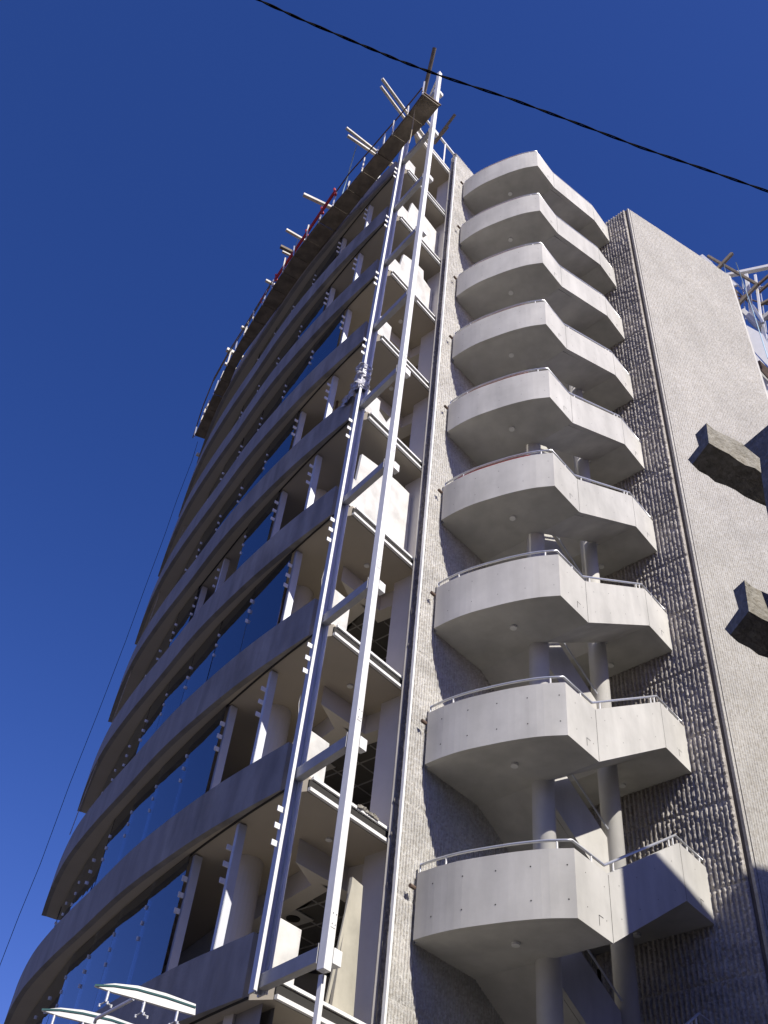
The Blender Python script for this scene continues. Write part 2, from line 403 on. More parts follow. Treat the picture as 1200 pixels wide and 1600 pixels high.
# round interior columns
for (x, y) in ((-1.62, 16.95), (-4.1, 21.4), (-6.0, 26.0)):
    cm = MB()
    for k in range(0, 9):
        cm.prism([(x + .3 * math.cos(a), y + .3 * math.sin(a)) for a in np.linspace(0, 2 * math.pi, 25)[:-1]], ZL(k) + .282, ZL(k + 1) - .004)
    cm.prism([(x + .3 * math.cos(a), y + .3 * math.sin(a)) for a in np.linspace(0, 2 * math.pi, 25)[:-1]], GZ, ZL(0) - .004)
    obj('round_column', cm, 'interior', B)

# partition boards standing behind the open side, cut to odd shapes
PANELS = {3: [(.17, .28), (.28, 2.43), (.85, 2.54), (1.49, 2.62), (2.0, 2.6), (2.06, .28)],
          4: [(.42, .28), (.45, 1.24), (.9, 1.01), (1.05, 1.42), (1.21, 1.37), (1.31, .28)],
          6: [(.42, .28), (.65, 2.41), (1.24, 2.69), (1.56, 2.72), (1.6, 2.29), (2.05, 2.15), (2.06, .28)],
          7: [(.42, .28), (.69, 2.6), (1.05, 2.55), (1.12, 2.2), (1.3, 2.67), (2.06, 2.55), (2.06, .28)],
          8: [(.42, .28), (.44, .9), (.69, .8), (.72, .28)]}
for k, pl in PANELS.items():
    pm = MB().plate([v3(bs(s, .30), ZL(k) + z) for s, z in pl], (BN[0], BN[1], 0), .07)
    obj('partition_board', pm, 'lit_partition', B)

# ------------------------------------------------------------------ steel column, post and beams of the open glass corner
def hcol(mb, P, z0, z1, e1, e2, w, t=.03):
    for s in (-1, 1):
        a = P + e1 * s * (w / 2 - t / 2)
        mb.prism([tuple(a + e1 * x * t / 2 + e2 * y * w / 2) for x, y in ((-1, -1), (1, -1), (1, 1), (-1, 1))], z0, z1)
    mb.prism([tuple(P + e1 * x * (w / 2 - t - .001) + e2 * y * .014) for x, y in ((-1, -1), (1, -1), (1, 1), (-1, 1))], z0, z1)
E1 = AD; E2 = AN
cm = MB(); hcol(cm, COLP + np.array([-.02, -.03]), ZL(0) - .05, 34.3, E2, E1, .17)
cs = obj('corner_column', cm, 'alu', B)
wl = MB(); pw = COLP + np.array([-.02, -.03])
for s, w in ((-1, .05), (1, .03)):
    a = pw + AD * .085 + AN * s * (.085 + w / 2 - .01) + AD * .012
    wl.prism([tuple(a + AN * x * w / 2 + AD * y * .012) for x, y in ((-1, -1), (1, -1), (1, 1), (-1, 1))], ZL(0) - .05, 34.3)
obj('cover_strip', wl, 'white_paint', cs)
for k in range(1, 10):
    for dz in (.57, .85, 1.13):
        t_ = MB(); a = pw - AN * .165 + AD * .03
        t_.prism([tuple(a + AN * x * .055 + AD * y * .009) for x, y in ((-1, -1), (1, -1), (1, 1), (-1, 1))], ZL(k) - dz - .045, ZL(k) - dz + .045)
        obj('glass_bracket', t_, 'white_paint', cs)
pm = MB(); w = .066
pm.prism([tuple(POST + BD * x * w + BN * y * w) for x, y in ((-1, -1), (1, -1), (1, 1), (-1, 1))], ZL(0) - .12, 35.7)
po = obj('steel_post', pm, 'white_paint', B, bevel=.008)
pm = MB(); q_ = POST + BN * .10 + BD * .09
pm.prism([tuple(q_ + BD * x * .035 + BN * y * .035) for x, y in ((-1, -1), (1, -1), (1, 1), (-1, 1))], 3.6, ZL(0) - .12)
obj('thin_post', pm, 'white_paint', B)
for k in range(0, 10):
    z = ZL(k)
    bm_ = MB(); a = COLP + AD * .07; b = POST - AD * .09
    bm_.bar(v3(a, z + .10), v3(b, z + .10), .13, .20)
    obj('corner_beam', bm_, 'grey_paint', B, bevel=.006)
    sb = MB(); sb.bar(v3(POST + BD * .085, z + .10), v3(POST + BD * .24, z + .10), .12, .20)
    obj('beam_stub', sb, 'white_paint', po, bevel=.006)
# slim steel jamb at the ribbed wall
jm = MB(); jp = dn(-.495, -.02)
jm.prism([tuple(jp + BD * x * .025 + BN * y * .03) for x, y in ((-1, -1), (1, -1), (1, 1), (-1, 1))], 2.5, 34.85)
obj('side_jamb', jm, 'white_paint', B)
wall('reveal_wall', BQ + BD * .02 + BN * .05, BQ + BD * .02 + BN * .6, .05, GZ, ZL(9) - .002, 'interior')

# ------------------------------------------------------------------ glazing: mullions, brackets, panes
cum = [0]
for a, b in zip(glassl, glassl[1:]): cum.append(cum[-1] + np.hypot(*(b - a)))
def gpt(s):
    return np.array([np.interp(s, cum, [p[0] for p in glassl]), np.interp(s, cum, [p[1] for p in glassl])])
ST = [1.44 + 1.52 * 0]
while ST[-1] < cum[-1] - .9: ST.append(ST[-1] + (1.53 if len(ST) < 4 else 1.38))
OPEN = {0: (0, 1), 1: (0, 1), 2: (0,), 3: (0, 1, 3, 4), 4: (0, 1), 5: (0,), 6: (0, 1), 7: (0, 1), 8: (0, 2), -1: ()}
nb = 0; far = MB()
for k in range(0, 9):
    z0, z1 = ZL(k) + .9, ZL(k + 1) - .03
    if k == 8: z1 = 33.2
    pts = [0.12] + ST + [cum[-1]]
    for i, s in enumerate(pts):
        if i == 0: continue
        p = gpt(s); t = gpt(min(s + .1, cum[-1])) - gpt(max(s - .1, 0)); t /= np.hypot(*t); n_ = np.array([-t[1], t[0]])   # n_ outward (left of travel)
        if n_ @ np.array([-1, -.5]) < 0: n_ = -n_
        mm = MB(); c = p - n_ * .12
        mm.prism([tuple(c + t * x * .045 + n_ * y * .075) for x, y in ((-1, -1), (1, -1), (1, 1), (-1, 1))], z0 - .0, z1)
        mo = obj('mullion', mm, 'alu', B)
        for dz in (.50, .79, 1.07):
            tb = MB(); q = p + n_ * .035 - t * .02
            (tb if i <= 4 else far).prism([tuple(q + t * x * .009 + n_ * y * (.05 if i < 3 else .034)) for x, y in ((-1, -1), (1, -1), (1, 1), (-1, 1))], ZL(k + 1) - dz - (.045 if i < 3 else .036), ZL(k + 1) - dz + (.045 if i < 3 else .036))
            if i <= 4: obj('glass_bracket', tb, 'white_paint', mo)
    for i in range(len(pts) - 1):
        if i in OPEN.get(k, ()): continue
        a, b = gpt(pts[i] + .012), gpt(pts[i + 1] - .012); d = (b - a) / np.hypot(*(b - a)); n_ = np.array([d[1], -d[0]])
        if n_ @ np.array([-1, -.5]) < 0: n_ = -n_
        tilt = random.uniform(-.012, .012); a = a + n_ * (.035 + tilt); b = b + n_ * (.035 - tilt)
        gm = MB().prism([tuple(a), tuple(b), tuple(b - n_ * .012), tuple(a - n_ * .012)], z0 - .06, z1 - .0)
        obj('window_pane', gm, 'glass', B)
obj('far_glass_bracket', far, 'white_paint', B, kind='stuff')

# ------------------------------------------------------------------ ribbed walls (hammered fluting)
def ribbed(name, P0, d, n, length, z0, z1, pitch=.121, depth=.045, dz=.06, smooth_from=None, rough=1.0, seed=1, mname='rib_concrete', back=.25, joints=1.65, margin=0.0, prof=((.0, 0), (.36, 0), (.50, 1), (.86, 1))):
    r = np.random.default_rng(seed)
    nr = int(round((length - margin) / pitch)); rows = int((z1 - z0) / dz) + 1
    zs = np.linspace(z0, z1, rows)
    sc, hc = [], []      # s positions and base height (0 groove, 1 ridge)
    for i in range(nr):
        s = i * pitch
        for off, h in prof:
            sc.append(s + off * pitch); hc.append(h)
    sc.append(nr * pitch); hc.append(0)
    if margin: sc.append(length); hc.append(0)
    sc = np.array(sc); hc = np.array(hc); nc = len(sc)
    # per-rib chipped heights along z
    hgt = np.zeros((rows, nc)); ds = np.zeros((rows, nc))
    for i in range(nr):
        base = np.interp(np.arange(rows), np.arange(0, rows + 3, 3), r.normal(0, 1, len(np.arange(0, rows + 3, 3))))
        fine = r.normal(0, 1, rows)
        chip = np.clip(1 - rough * (.08 * np.abs(base) + .09 * np.abs(fine)) - (r.random(rows) < .16 * rough) * .45, .2, 1.1)
        for c in (2, 3):
            hgt[:, 4 * i + c] = chip * (1 + .08 * r.normal(size=rows))
            ds[:, 4 * i + c] = .045 * pitch * r.normal(size=rows) * rough
    if joints:
        for zj in np.arange(z0 + .9, z1, joints):
            kk = int((zj - z0) / dz); hgt[max(kk, 0):kk + 1] *= .12
    pos = P0[None, None, :] + (sc[None, :, None] + ds[:, :, None]) * d[None, None, :] + (hgt[:, :, None] * depth) * n[None, None, :]
    V = np.concatenate([pos, np.broadcast_to(zs[:, None, None], (rows, nc, 1))], axis=2).reshape(-1, 3)
    idx = np.arange(rows * nc).reshape(rows, nc)
    fs = np.stack([idx[:-1, :-1], idx[:-1, 1:], idx[1:, 1:], idx[1:, :-1]], -1).reshape(-1, 4)
    mb = MB(); mb.v = [tuple(v) for v in V]; mb.f = [tuple(f) for f in fs]; mb.mi = [0] * len(mb.f)
    # body behind the face
    a, b = P0, P0 + d * length
    mb.prism([tuple(a - n * .004), tuple(b - n * .004), tuple(b - n * back), tuple(a - n * back)], z0, z1 + .01)
    return obj(name, mb, mname, B)
# wall behind the stair: W1
ribbed('ribbed_wall', dn(-.39, -.09), D, N, 5.45 + .39, GZ, 35.4, seed=3, depth=.022, rough=.7, pitch=.072)
# its broken left edge
re_ = MB(); rows = 420; zz = np.linspace(GZ, 35.4, rows); A0 = dn(-.385, -.05); A1 = dn(-.47, -.20); r_ = np.random.default_rng(5); vs = []
ncol = 7
nn = np.array([-.91, -.41])
for j in range(rows):
    for i in range(ncol):
        t = i / (ncol - 1); p = A0 * (1 - t) + A1 * t
        a = (0 if i == ncol - 1 else .028) * abs(r_.normal()) ** .8
        vs.append((*(p + nn * (a + .004) + (D * r_.normal() * .012 if i == 0 else 0)), zz[j]))
fs = [(j * ncol + i, (j + 1) * ncol + i, (j + 1) * ncol + i + 1, j * ncol + i + 1) for j in range(rows - 1) for i in range(ncol - 1)]
re_.add(vs, fs); obj('broken_edge', re_, mat('bitumen_mortar', (.20, .185, .17), var=.5, scale=14, bump=.9, bscale=40), B)  # rough mortar, its colour darkened to paint the shadow in the groove
wall('jamb_backing', dn(-.47, -.21), BQ + BD * .0 + BN * .05, .06, GZ, ZL(9), 'band_concrete')
# right-hand fin: W2 (grazing light) and W3 (sunlit)
FE = np.array([7.62, 16.94]); W2d = N; W2n = -D
ribbed('fin_side_wall', dn(5.45, 0.0), N, -D, 3.255, GZ, 35.86, seed=9, depth=.06, rough=1.0, joints=1.68, pitch=.105, dz=.05, prof=((.0, 0), (.34, 0), (.46, 1), (.74, 1)), mname='fin_concrete')
W3E = np.array([12.16, 19.12]); W3d = (W3E - FE) / np.hypot(*(W3E - FE)); W3n = np.array([W3d[1], -W3d[0]])
ribbed('fin_front_wall', FE + W3d * .16, W3d, W3n, np.hypot(*(W3E - FE)) - .16, GZ, 35.86, seed=12, depth=.012, rough=.8, dz=.10, mname='panel_concrete', pitch=.075, joints=0)
st = MB()
st.prism([tuple(FE), tuple(FE + W3d * .07), tuple(FE + W3d * .07 - W3n * .2), tuple(FE - W3n * .2 )], GZ, 35.88)
st.prism([tuple(FE + W3d * .10), tuple(FE + W3d * .155), tuple(FE + W3d * .155 - W3n * .2), tuple(FE + W3d * .10 - W3n * .2 )], GZ, 35.87)
obj('corner_trim', st, 'panel_concrete', B)
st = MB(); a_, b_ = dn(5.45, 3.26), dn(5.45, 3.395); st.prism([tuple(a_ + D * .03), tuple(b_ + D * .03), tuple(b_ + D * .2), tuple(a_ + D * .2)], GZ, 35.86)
obj('corner_recess', st, mat('bitumen_strip', (.11, .095, .08), var=.3, scale=6), B)  # dark colour stands in for the shaded margin beside the fin corner
st = MB(); st.prism([tuple(W3E), tuple(W3E + W3d * .10), tuple(W3E + W3d * .10 - W3n * .3), tuple(W3E - W3n * .3)], GZ, 35.87)
obj('corner_trim', st, 'smooth_concrete', B)

# ------------------------------------------------------------------ stair balconies
arc = [tuple(p) for p in smooth_poly([(0, 0), (.0, .42), (.05, .86), (.16, 1.32), (.29, 1.77), (.47, 2.23), (.69, 2.62)], 21)]
HP = 1.115; ZS = 6.89; DZ = 1.8; RUN0, RUN1 = 1.66, 4.34
outl = arc + [(RUN0, 2.60), (RUN1, 2.55), (5.43, 2.50)]
OP = [dn(*p) for p in outl]
IN = offset([tuple(p) for p in OP], .0)
def inner_off(P, t):
    o = []
    for i, p in enumerate(P):
        d1 = P[i] - P[i - 1] if i else P[1] - P[0]; d2 = P[i + 1] - P[i] if i < len(P) - 1 else d1
        d1 = d1 / np.hypot(*d1); d2 = d2 / np.hypot(*d2)
        n1 = np.array([-d1[1], d1[0]]); n2 = np.array([-d2[1], d2[0]]); nn = n1 + n2; nn /= np.hypot(*nn)
        o.append(p + nn * t / max(.5, nn @ n1))
    return o
IN = inner_off(OP, .12); RAIL = inner_off(OP, .06)
iC1, iC2, iC3, iC4 = 21, 22, 23, 24
def make_balcony(z, k, first_only=False):
    zf = [z] * (iC2 + 1) + [z + DZ] * 2
    pb = MB()
    for i in range(len(OP) - 1):
        za, zb = zf[i], zf[i + 1]
        pb.add([v3(OP[i], za), v3(OP[i + 1], zb), v3(IN[i + 1], zb), v3(IN[i], za), v3(OP[i], za + HP), v3(OP[i + 1], zb + HP), v3(IN[i + 1], zb + HP), v3(IN[i], za + HP)],
               [(3, 2, 1, 0), (4, 5, 6, 7), (0, 1, 5, 4), (2, 3, 7, 6)] + ([(0, 4, 7, 3)] if i == 0 else []) + ([(1, 2, 6, 5)] if i == len(OP) - 2 else []))
    # casting joints between the panels
    for i in (iC2, iC3):
        d_ = (OP[i + 1] - OP[i]) / np.hypot(*(OP[i + 1] - OP[i])); nn_ = np.array([d_[1], -d_[0]])
        a = OP[i] + d_ * .01 + nn_ * .0015
        pb.add([v3(a - d_ * .006, zf[i] + .01), v3(a + d_ * .006, zf[i] + .01), v3(a + d_ * .006, zf[i] + HP - .01), v3(a - d_ * .006, zf[i] + HP - .01)], [(0, 1, 2, 3)], 1)
    # tie holes
    def disc(p, nrm, z, r):
        t = np.array([-nrm[1], nrm[0]]); c = v3(p + nrm * .0025, z)
        vs = [c + r * (math.cos(a) * v3(t, 0) + math.sin(a) * np.array([0, 0, 1])) for a in np.linspace(0, 2 * math.pi, 9)[:-1]]
        pb.add(vs, [tuple(range(8))], 1)
    segs = [(i, i + 1) for i in range(len(OP) - 1)]
    if True:
        L = [0]
        for i in range(iC1): L.append(L[-1] + np.hypot(*(OP[i + 1] - OP[i])))
        for s in np.arange(.35, L[-1], .57):
            j = max(q for q in range(len(L)) if L[q] <= s); j = min(j, iC1 - 1); t = (s - L[j]) / (L[j + 1] - L[j])
            p = OP[j] * (1 - t) + OP[j + 1] * t; d_ = (OP[j + 1] - OP[j]) / np.hypot(*(OP[j + 1] - OP[j]))
            for zz_ in (.29, .84): disc(p, np.array([d_[1], -d_[0]]), z + zz_, .013 if k < 2 else .009)
        for i, fr_ in ((iC1, (.3, .85)), (iC2, (.12, .35, .6, .85)), (iC3, (.5,))):
            d_ = (OP[i + 1] - OP[i]) / np.hypot(*(OP[i + 1] - OP[i]))
            for t in fr_:
                p = OP[i] * (1 - t) + OP[i + 1] * t; zz0 = zf[i] * (1 - t) + zf[i + 1] * t
                for zz_ in (.29, .84): disc(p, np.array([d_[1], -d_[0]]), zz0 + zz_, .010)
    # small drawn corner marks
    for i, t in ((iC1, .62), (iC3, .55)):
        d_ = (OP[i + 1] - OP[i]) / np.hypot(*(OP[i + 1] - OP[i])); nn_ = np.array([d_[1], -d_[0]]); a = OP[i] * (1 - t) + OP[i + 1] * t + nn_ * .002; zc = zf[i] + .30
        pb.add([v3(a, zc), v3(a + d_ * .13, zc), v3(a + d_ * .13, zc - .012), v3(a, zc - .012)], [(0, 1, 2, 3)], 1)
        pb.add([v3(a, zc), v3(a + d_ * .014, zc), v3(a + d_ * .014, zc - .17), v3(a, zc - .17)], [(0, 1, 2, 3)], 1)
    ba = obj('stair_balcony', pb, ['smooth_concrete', 'joint'], B)
    # landings and flights
    sl_ = MB()
    sl_.prism([tuple(p) for p in IN[:iC2 + 1]] + [tuple(dn(RUN0, -.12)), tuple(dn(.12, -.12))], z + .002, z + .16)
    obj('landing', sl_, 'smooth_concrete', ba)
    sl_ = MB(); sl_.prism([tuple(IN[iC3]), tuple(IN[iC4]), tuple(dn(5.43, -.12)), tuple(dn(RUN1, -.12))], z + DZ + .002, z + DZ + .16)
    obj('landing', sl_, 'smooth_concrete', ba)
    fl = MB(); n0, n1_ = 1.52, 2.46
    P_ = [dn(RUN0, n0), dn(RUN1, n0), dn(RUN1, n1_), dn(RUN0, n1_)]; zz_ = [z, z + DZ, z + DZ, z]
    fl.prism([tuple(p) for p in P_], [q + .001 for q in zz_], [q + .17 for q in zz_])
    obj('flight', fl, 'smooth_concrete', ba)
    fl = MB(); P_ = [dn(RUN1, -.12), dn(RUN0, -.12), dn(RUN0, 1.22), dn(RUN1, 1.22)]; zz_ = [z + DZ, z + H, z + H, z + DZ]
    fl.prism([tuple(p) for p in P_], zz_, [q + .17 for q in zz_])
    obj('flight', fl, 'smooth_concrete', ba)
    ip_ = MB(); P_ = [dn(RUN1 - .15, 1.23), dn(RUN0 + .2, 1.23), dn(RUN0 + .2, 1.33), dn(RUN1 - .15, 1.33)]
    za = z + DZ + (H - DZ) * .15 / 2.68; zb = z + H - (H - DZ) * .2 / 2.68
    ip_.prism([tuple(p) for p in P_], [za, zb, zb, za], [za + 1.1, zb + 1.1, zb + 1.1, za + 1.1])
    obj('inner_parapet', ip_, 'smooth_concrete', ba)
    hr = MB(); hr.tube([v3(dn(RUN1 - .15, 1.36), za + 1.28), v3(dn(RUN0 + .2, 1.36), zb + 1.28)], .02, 6)
    obj('inner_handrail', hr, 'alu', ba)
    # handrail
    pts = [v3(RAIL[i], zf[i] + HP + .17) for i in range(len(RAIL))]
    full = []
    full = list(pts)
    hr = MB(); hr.tube(full, .024, 8)
    a = pts[0]; hr.tube([a, a - np.array([0, 0, .17])], .02, 6)
    obj('handrail', hr, 'steel', ba, smooth=True)
    rl = MB()
    lows = [p - np.array([0, 0, .085]) for p in full[3:18]]
    if k >= 3:
        rl.tube(lows, .014, 6); obj('red_rail', rl, 'red', ba)
    # posts
    L = [0]
    for a, b in zip(pts, pts[1:]): L.append(L[-1] + np.linalg.norm(b - a))
    for s in (.55, 2.45, L[iC1] + .55, L[iC2] + .35, L[iC3] - .35, L[iC3] - .15, L[iC3] + .45, L[iC3] + .95):
        c = np.array([np.interp(s, L, [p[q] for p in pts]) for q in range(3)])
        pp = MB(); pp.tube([c - np.array([0, 0, .17]), c], .016, 6); obj('rail_post', pp, 'white_paint', ba)
    # round ceiling lamps
    for (d_, n_, zz_) in ((.9, 1.33, z), (5.02, 1.1, z + DZ)):
        c = dn(d_, n_); lp = MB(); lp.prism([tuple(c + .07 * np.array([math.cos(a), math.sin(a)])) for a in np.linspace(0, 2 * math.pi, 17)[:-1]], zz_ - .045, zz_ - .001)
        obj('ceiling_light', lp, 'lamp', ba)
    # lead-away pipe stub at the wall
    sb = MB(); c = dn(-.10, .05); sb.tube([v3(c, z + .80), v3(c - D * .12, z + .80)], .035, 8)
    obj('drain_stub', sb, 'rust', ba)
for k in range(-1, 9):
    make_balcony(ZS + H * k, k)
for (px_, py_) in ((851, 1315), (958, 1310)):
    c = PV(px_, py_, dn(0, 1.34), dn(5, 1.34))[:2]; d_ = (c - L0) @ D; cm = MB()
    cm.prism([tuple(c + .205 * np.array([math.cos(a), math.sin(a)])) for a in np.linspace(0, 2 * math.pi, 33)[:-1]], GZ, ZS + 8 * H + (0 if d_ < 2 else DZ) - .002)
    o = obj('stair_column', cm, 'smooth_concrete', B)
    for p in o.data.polygons:
        if len(p.vertices) == 4: p.use_smooth = True

# ------------------------------------------------------------------ hanging work platform
ZP = 31.0
inn = [PZ(x, y, ZP)[:2] for x, y in ((686, 165), (675, 182), (640, 215), (605, 260), (575, 295), (532, 350), (505, 382), (475, 427), (430, 485), (401, 524), (373, 562), (349, 620), (320, 686))]
ou = [PZ(x, y, ZP)[:2] for x, y in ((662, 147), (648, 167), (625, 197), (590, 240), (562, 274), (532, 310), (500, 347), (460, 400), (424, 455), (387, 516), (358, 566), (332, 622), (305, 681))]
def rs(poly, n):
    P = [np.array(p) for p in poly]; L = [0]
    for a, b in zip(P, P[1:]): L.append(L[-1] + np.hypot(*(b - a)))
    return [np.array([np.interp(s, L, [p[0] for p in P]), np.interp(s, L, [p[1] for p in P])]) for s in np.linspace(0, L[-1], n)]
NP = 22
ii, oo = rs(inn, NP), rs(ou, NP)
WP = thing('work_platform', (float(ii[0][0]), float(ii[0][1]), ZP), 'brown board work platform hung along the top of the curved facade', 'platform')
dk = MB()
for j in range(NP - 1):
    g_ = .012; zz_ = ZP + random.uniform(-.02, .02)
    a, b, c, d_ = ii[j] * (1 - g_) + ii[j + 1] * g_, ii[j] * g_ + ii[j + 1] * (1 - g_), oo[j] * g_ + oo[j + 1] * (1 - g_), oo[j] * (1 - g_) + oo[j + 1] * g_
    dk.prism([tuple(x) for x in (a, b, c, d_)], zz_, zz_ + .05)
obj('deck', dk, 'deck', WP)
ed = MB()
for line in (ii, oo):
    for a, b in zip(line, line[1:]): ed.bar(v3(a, ZP + .07), v3(b, ZP + .07), .05, .09)
obj('edge_rail', ed, 'old_wood', WP)
for j in range(0, NP):
    sb = MB(); a = ii[j] + (ii[j] - oo[j]) * .1; b = oo[j] + (oo[j] - ii[j]) * .12
    sb.bar(v3(a, ZP + .10), v3(b, ZP + .10), .05, .06); obj('cross_bearer', sb, 'rust', WP)
hrp = [PZ(x, y, ZP + .95) for x, y in ((660, 137), (625, 180), (597, 212), (575, 238), (545, 272), (525, 300))]
hr = MB(); hr.tube(hrp, .022, 6)
obj('guard_rail', hr, 'rust', WP)
hrp2 = [PZ(x, y, ZP + .95) for x, y in ((425, 440), (408, 468), (385, 506), (360, 545), (335, 590), (318, 632), (304, 676))]
hr = MB(); hr.tube(hrp2, .022, 6); hr.tube([p - np.array([0, 0, .35]) for p in hrp2], .018, 6)
obj('guard_rail', hr, 'old_wood', WP)
for j in range(0, NP, 1):
    rp_ = MB(); c = oo[j] + (oo[j] - ii[j]) * .06
    hgt = .95 if j % 2 == 0 else .55
    rp_.bar(v3(c, ZP - .05), v3(c + rng.normal(size=2) * .03, ZP + hgt), .045, .045, up=(1, 0, 0)); obj('guard_post', rp_, 'wood' if j % 3 else 'steel', WP)
# loose sheet on the platform
sh = MB(); a = PZ(598, 232, ZP + .3); b = PZ(601, 211, ZP + .8); sh.bar(a, b, .16, .03, up=(1, .3, 0)); single('upright_sheet', sh, 'white_paint', 'small white sheet standing on the outer edge of the high platform', 'sheet')

# red lattice rail
a1 = PZ(524, 298, ZP + .9); a2 = PZ(430, 436, ZP + .9); a3 = PZ(408, 470, ZP + .9)
RL = thing('red_guard_rail', tuple(map(float, a1)), 'bright red braced rail tied along the outside of the platform', 'railing')
up_ = np.array([0, 0, .16])
tb = MB(); tb.tube([a1, a2], .045, 8); obj('upper_tube', tb, 'red', RL)
tb = MB(); tb.tube([a1 - up_, a2 - up_], .035, 8); obj('lower_tube', tb, 'red', RL)
tb = MB()
for t in np.linspace(0, 1, 19)[:-1]:
    p = a1 * (1 - t) + a2 * t; q = a1 * (1 - t - .027) + a2 * (t + .027) - up_; tb.tube([p, q], .014, 6)
obj('lacing', tb, 'red', RL)
cl = MB()
for t in (0, .2, .45, .97): 
    p = a1 * (1 - t) + a2 * t; cl.tube([p + np.array([-.05, 0, .12]), p + np.array([.05, 0, -.30])], .045, 6)
cl.tube([a3 + np.array([0, 0, .14]), a3 - np.array([0, 0, .14])], .04, 6); cl.tube([a3, a3 + (a2 - a3) * .5], .03, 6)
obj('clamp', cl, 'red', RL)

# timber poles jutting from the roof
ZT = 32.9
roofp = [((597, 123), (637, 178), 'long white timber pole, upper one of the pair nearest the post top', 'wood', .045),
         ((595, 135), (632, 185), 'long white timber pole, lower one of the pair nearest the post top', 'wood', .042),
         ((541, 200), (592, 240), 'white timber pole above the blue rope, upper one of its crossing pair', 'wood', .045),
         ((543, 212), (590, 244), 'white timber pole above the blue rope, lower one of its crossing pair', 'wood', .045),
         ((474, 304), (512, 322), 'thick white timber pole at the upper end of the red rail', 'wood', .06),
         ((447, 359), (478, 377), 'white timber pole crossing the middle of the red rail', 'wood', .05),
         ((438, 385), (464, 398), 'dark weathered timber pole crossing behind the red rail', 'old_wood', .06),
         ((441, 393), (460, 402), 'short white pole just under the dark one by the red rail', 'wood', .04),
         ((415, 438), (427, 444), 'short white pole end at the lower tip of the red rail', 'wood', .05),
         ((377, 511), (390, 516), 'stubby white pole end on the left part of the platform, highest there', 'wood', .055),
         ((354, 546), (367, 553), 'broad white pole end on the left part of the platform', 'wood', .075),
         ((351, 568), (360, 572), 'small square pole end just below the broad one', 'wood', .055),
         ((321, 636), (333, 640), 'small white pole end near the left tip of the platform', 'wood', .04),
         ((307, 709), (314, 715), 'lone white pole end below the left tip of the platform', 'wood', .06)]
for n_, (a, b, lab, mt, r) in enumerate(roofp):
    zt = ZT + (.12 if n_ % 2 else 0)
    A_, B_ = PZ(*a, zt), PZ(*b, zt)
    if n_ >= 12: A_, B_ = PZ(*a, 31.2), PZ(*b, 31.2)
    dd = (B_ - A_) / np.linalg.norm(B_ - A_)
    if n_ >= 8: dd = np.array([.9, .43, 0.]); 
    pm = MB(); pm.bar(A_, B_ + dd * 1.3, r * 2, r * 2.1)
    single('timber_pole', pm, mt, lab, 'pole', 'timber poles jutting from the roof edge', bevel=.008)
pm = MB(); A_ = PZ(679, 75, 36.6); B_ = PZ(662, 148, 35.6); pm.tube([A_, B_ + (B_ - A_) * .4], .07, 10); single('timber_pole', pm, 'old_wood', 'dark round pole rising beside the top of the white post, crossing the cable', 'pole')
pm = MB(); A_ = PZ(711, 179, 35.6); B_ = PZ(690, 207, 35.2); pm.tube([A_, B_ + (B_ - A_) * .6], .055, 10); single('timber_pole', pm, 'old_wood', 'grey pole leaning right above the top of the ribbed wall, the longer one', 'pole')
pm = MB(); A_ = PZ(700, 198, 35.4); B_ = PZ(688, 213, 35.2); pm.tube([A_, B_ + (B_ - A_) * .8], .05, 10); single('timber_pole', pm, 'old_wood', 'short grey pole stub right below the longer leaning one at the roof', 'pole')

# ropes
def rope(name, pts, r, mt, lab, n=6):
    single(name, MB().tube(pts, r, n), mt, lab, 'rope', smooth=True)
q = [PZ(x, y, z) for x, y, z in ((649, 164, ZP + .1), (645, 195, 30.6), (641, 218, 29.6), (639, 224, 29.4))]
rope('rope', q, .015, 'rope', 'brown rope hanging in front of the right end of the platform')
q = [PZ(x, y, z) for x, y, z in ((557, 228, ZT), (551, 248, 33.0), (542, 280, 32.4), (532, 312, 31.9))]
rope('rope', q, .018, 'blue_rope', 'light blue rope strung from the crossing poles down to the platform')
q = [PZ(x, y, z) for x, y, z in ((466, 372, ZT), (460, 390, 33.2), (447, 418, 32.4))]
rope('rope', q, .010, 'blue_rope', 'thin blue rope hanging from the pole at the middle of the red rail')
VA, VB = np.array([-8.3, 27.3]), np.array([-7.3, 27.7])
q = [PV(x, y, VA, VB) for x, y in ((309, 690), (300, 720), (276, 782), (257, 837), (226, 920), (197, 1000), (157, 1104), (109, 1225), (63, 1350), (30, 1430), (0, 1508), (-30, 1600))]
rope('rope', q, .009, 'black', 'thin dark rope hanging free against the sky left of the facade')
VA, VB = np.array([-8.0, 24.6]), np.array([-7.0, 25.0])
q = [PV(x, y, VA, VB) for x, y in ((328, 708), (307, 773), (273, 863), (247, 933), (223, 1000), (186, 1100), (157, 1179), (127, 1256), (109, 1304))]
rope('rope', q, .012, 'rope', 'pale rope hanging slack in front of the left floor bands')

# overhead cable
zc = 5.8
ctrl = [PZ(x, y, zc) for x, y in ((300, -52), (400, -2), (470, 30), (560, 68), (625, 95), (690, 119), (800, 155), (900, 192), (1000, 230), (1100, 264), (1200, 299), (1320, 340))]
full = []
for a, b in zip(ctrl, ctrl[1:]):
    for t in np.linspace(0, 1, 13)[:-1]: full.append(a * (1 - t) + b * t)
cb = thing('overhead_cable', tuple(map(float, ctrl[0])), 'black twisted cable strung across the sky above the tower', 'cable')
for ph in (0, math.pi):
    t_ = MB(); pts = [p + 0.0044 * np.array([0, math.cos(i * .55 + ph), math.sin(i * .55 + ph)]) for i, p in enumerate(full)]
    t_.tube(pts, 0.0044, 6); obj('strand', t_, 'black', cb, smooth=True)

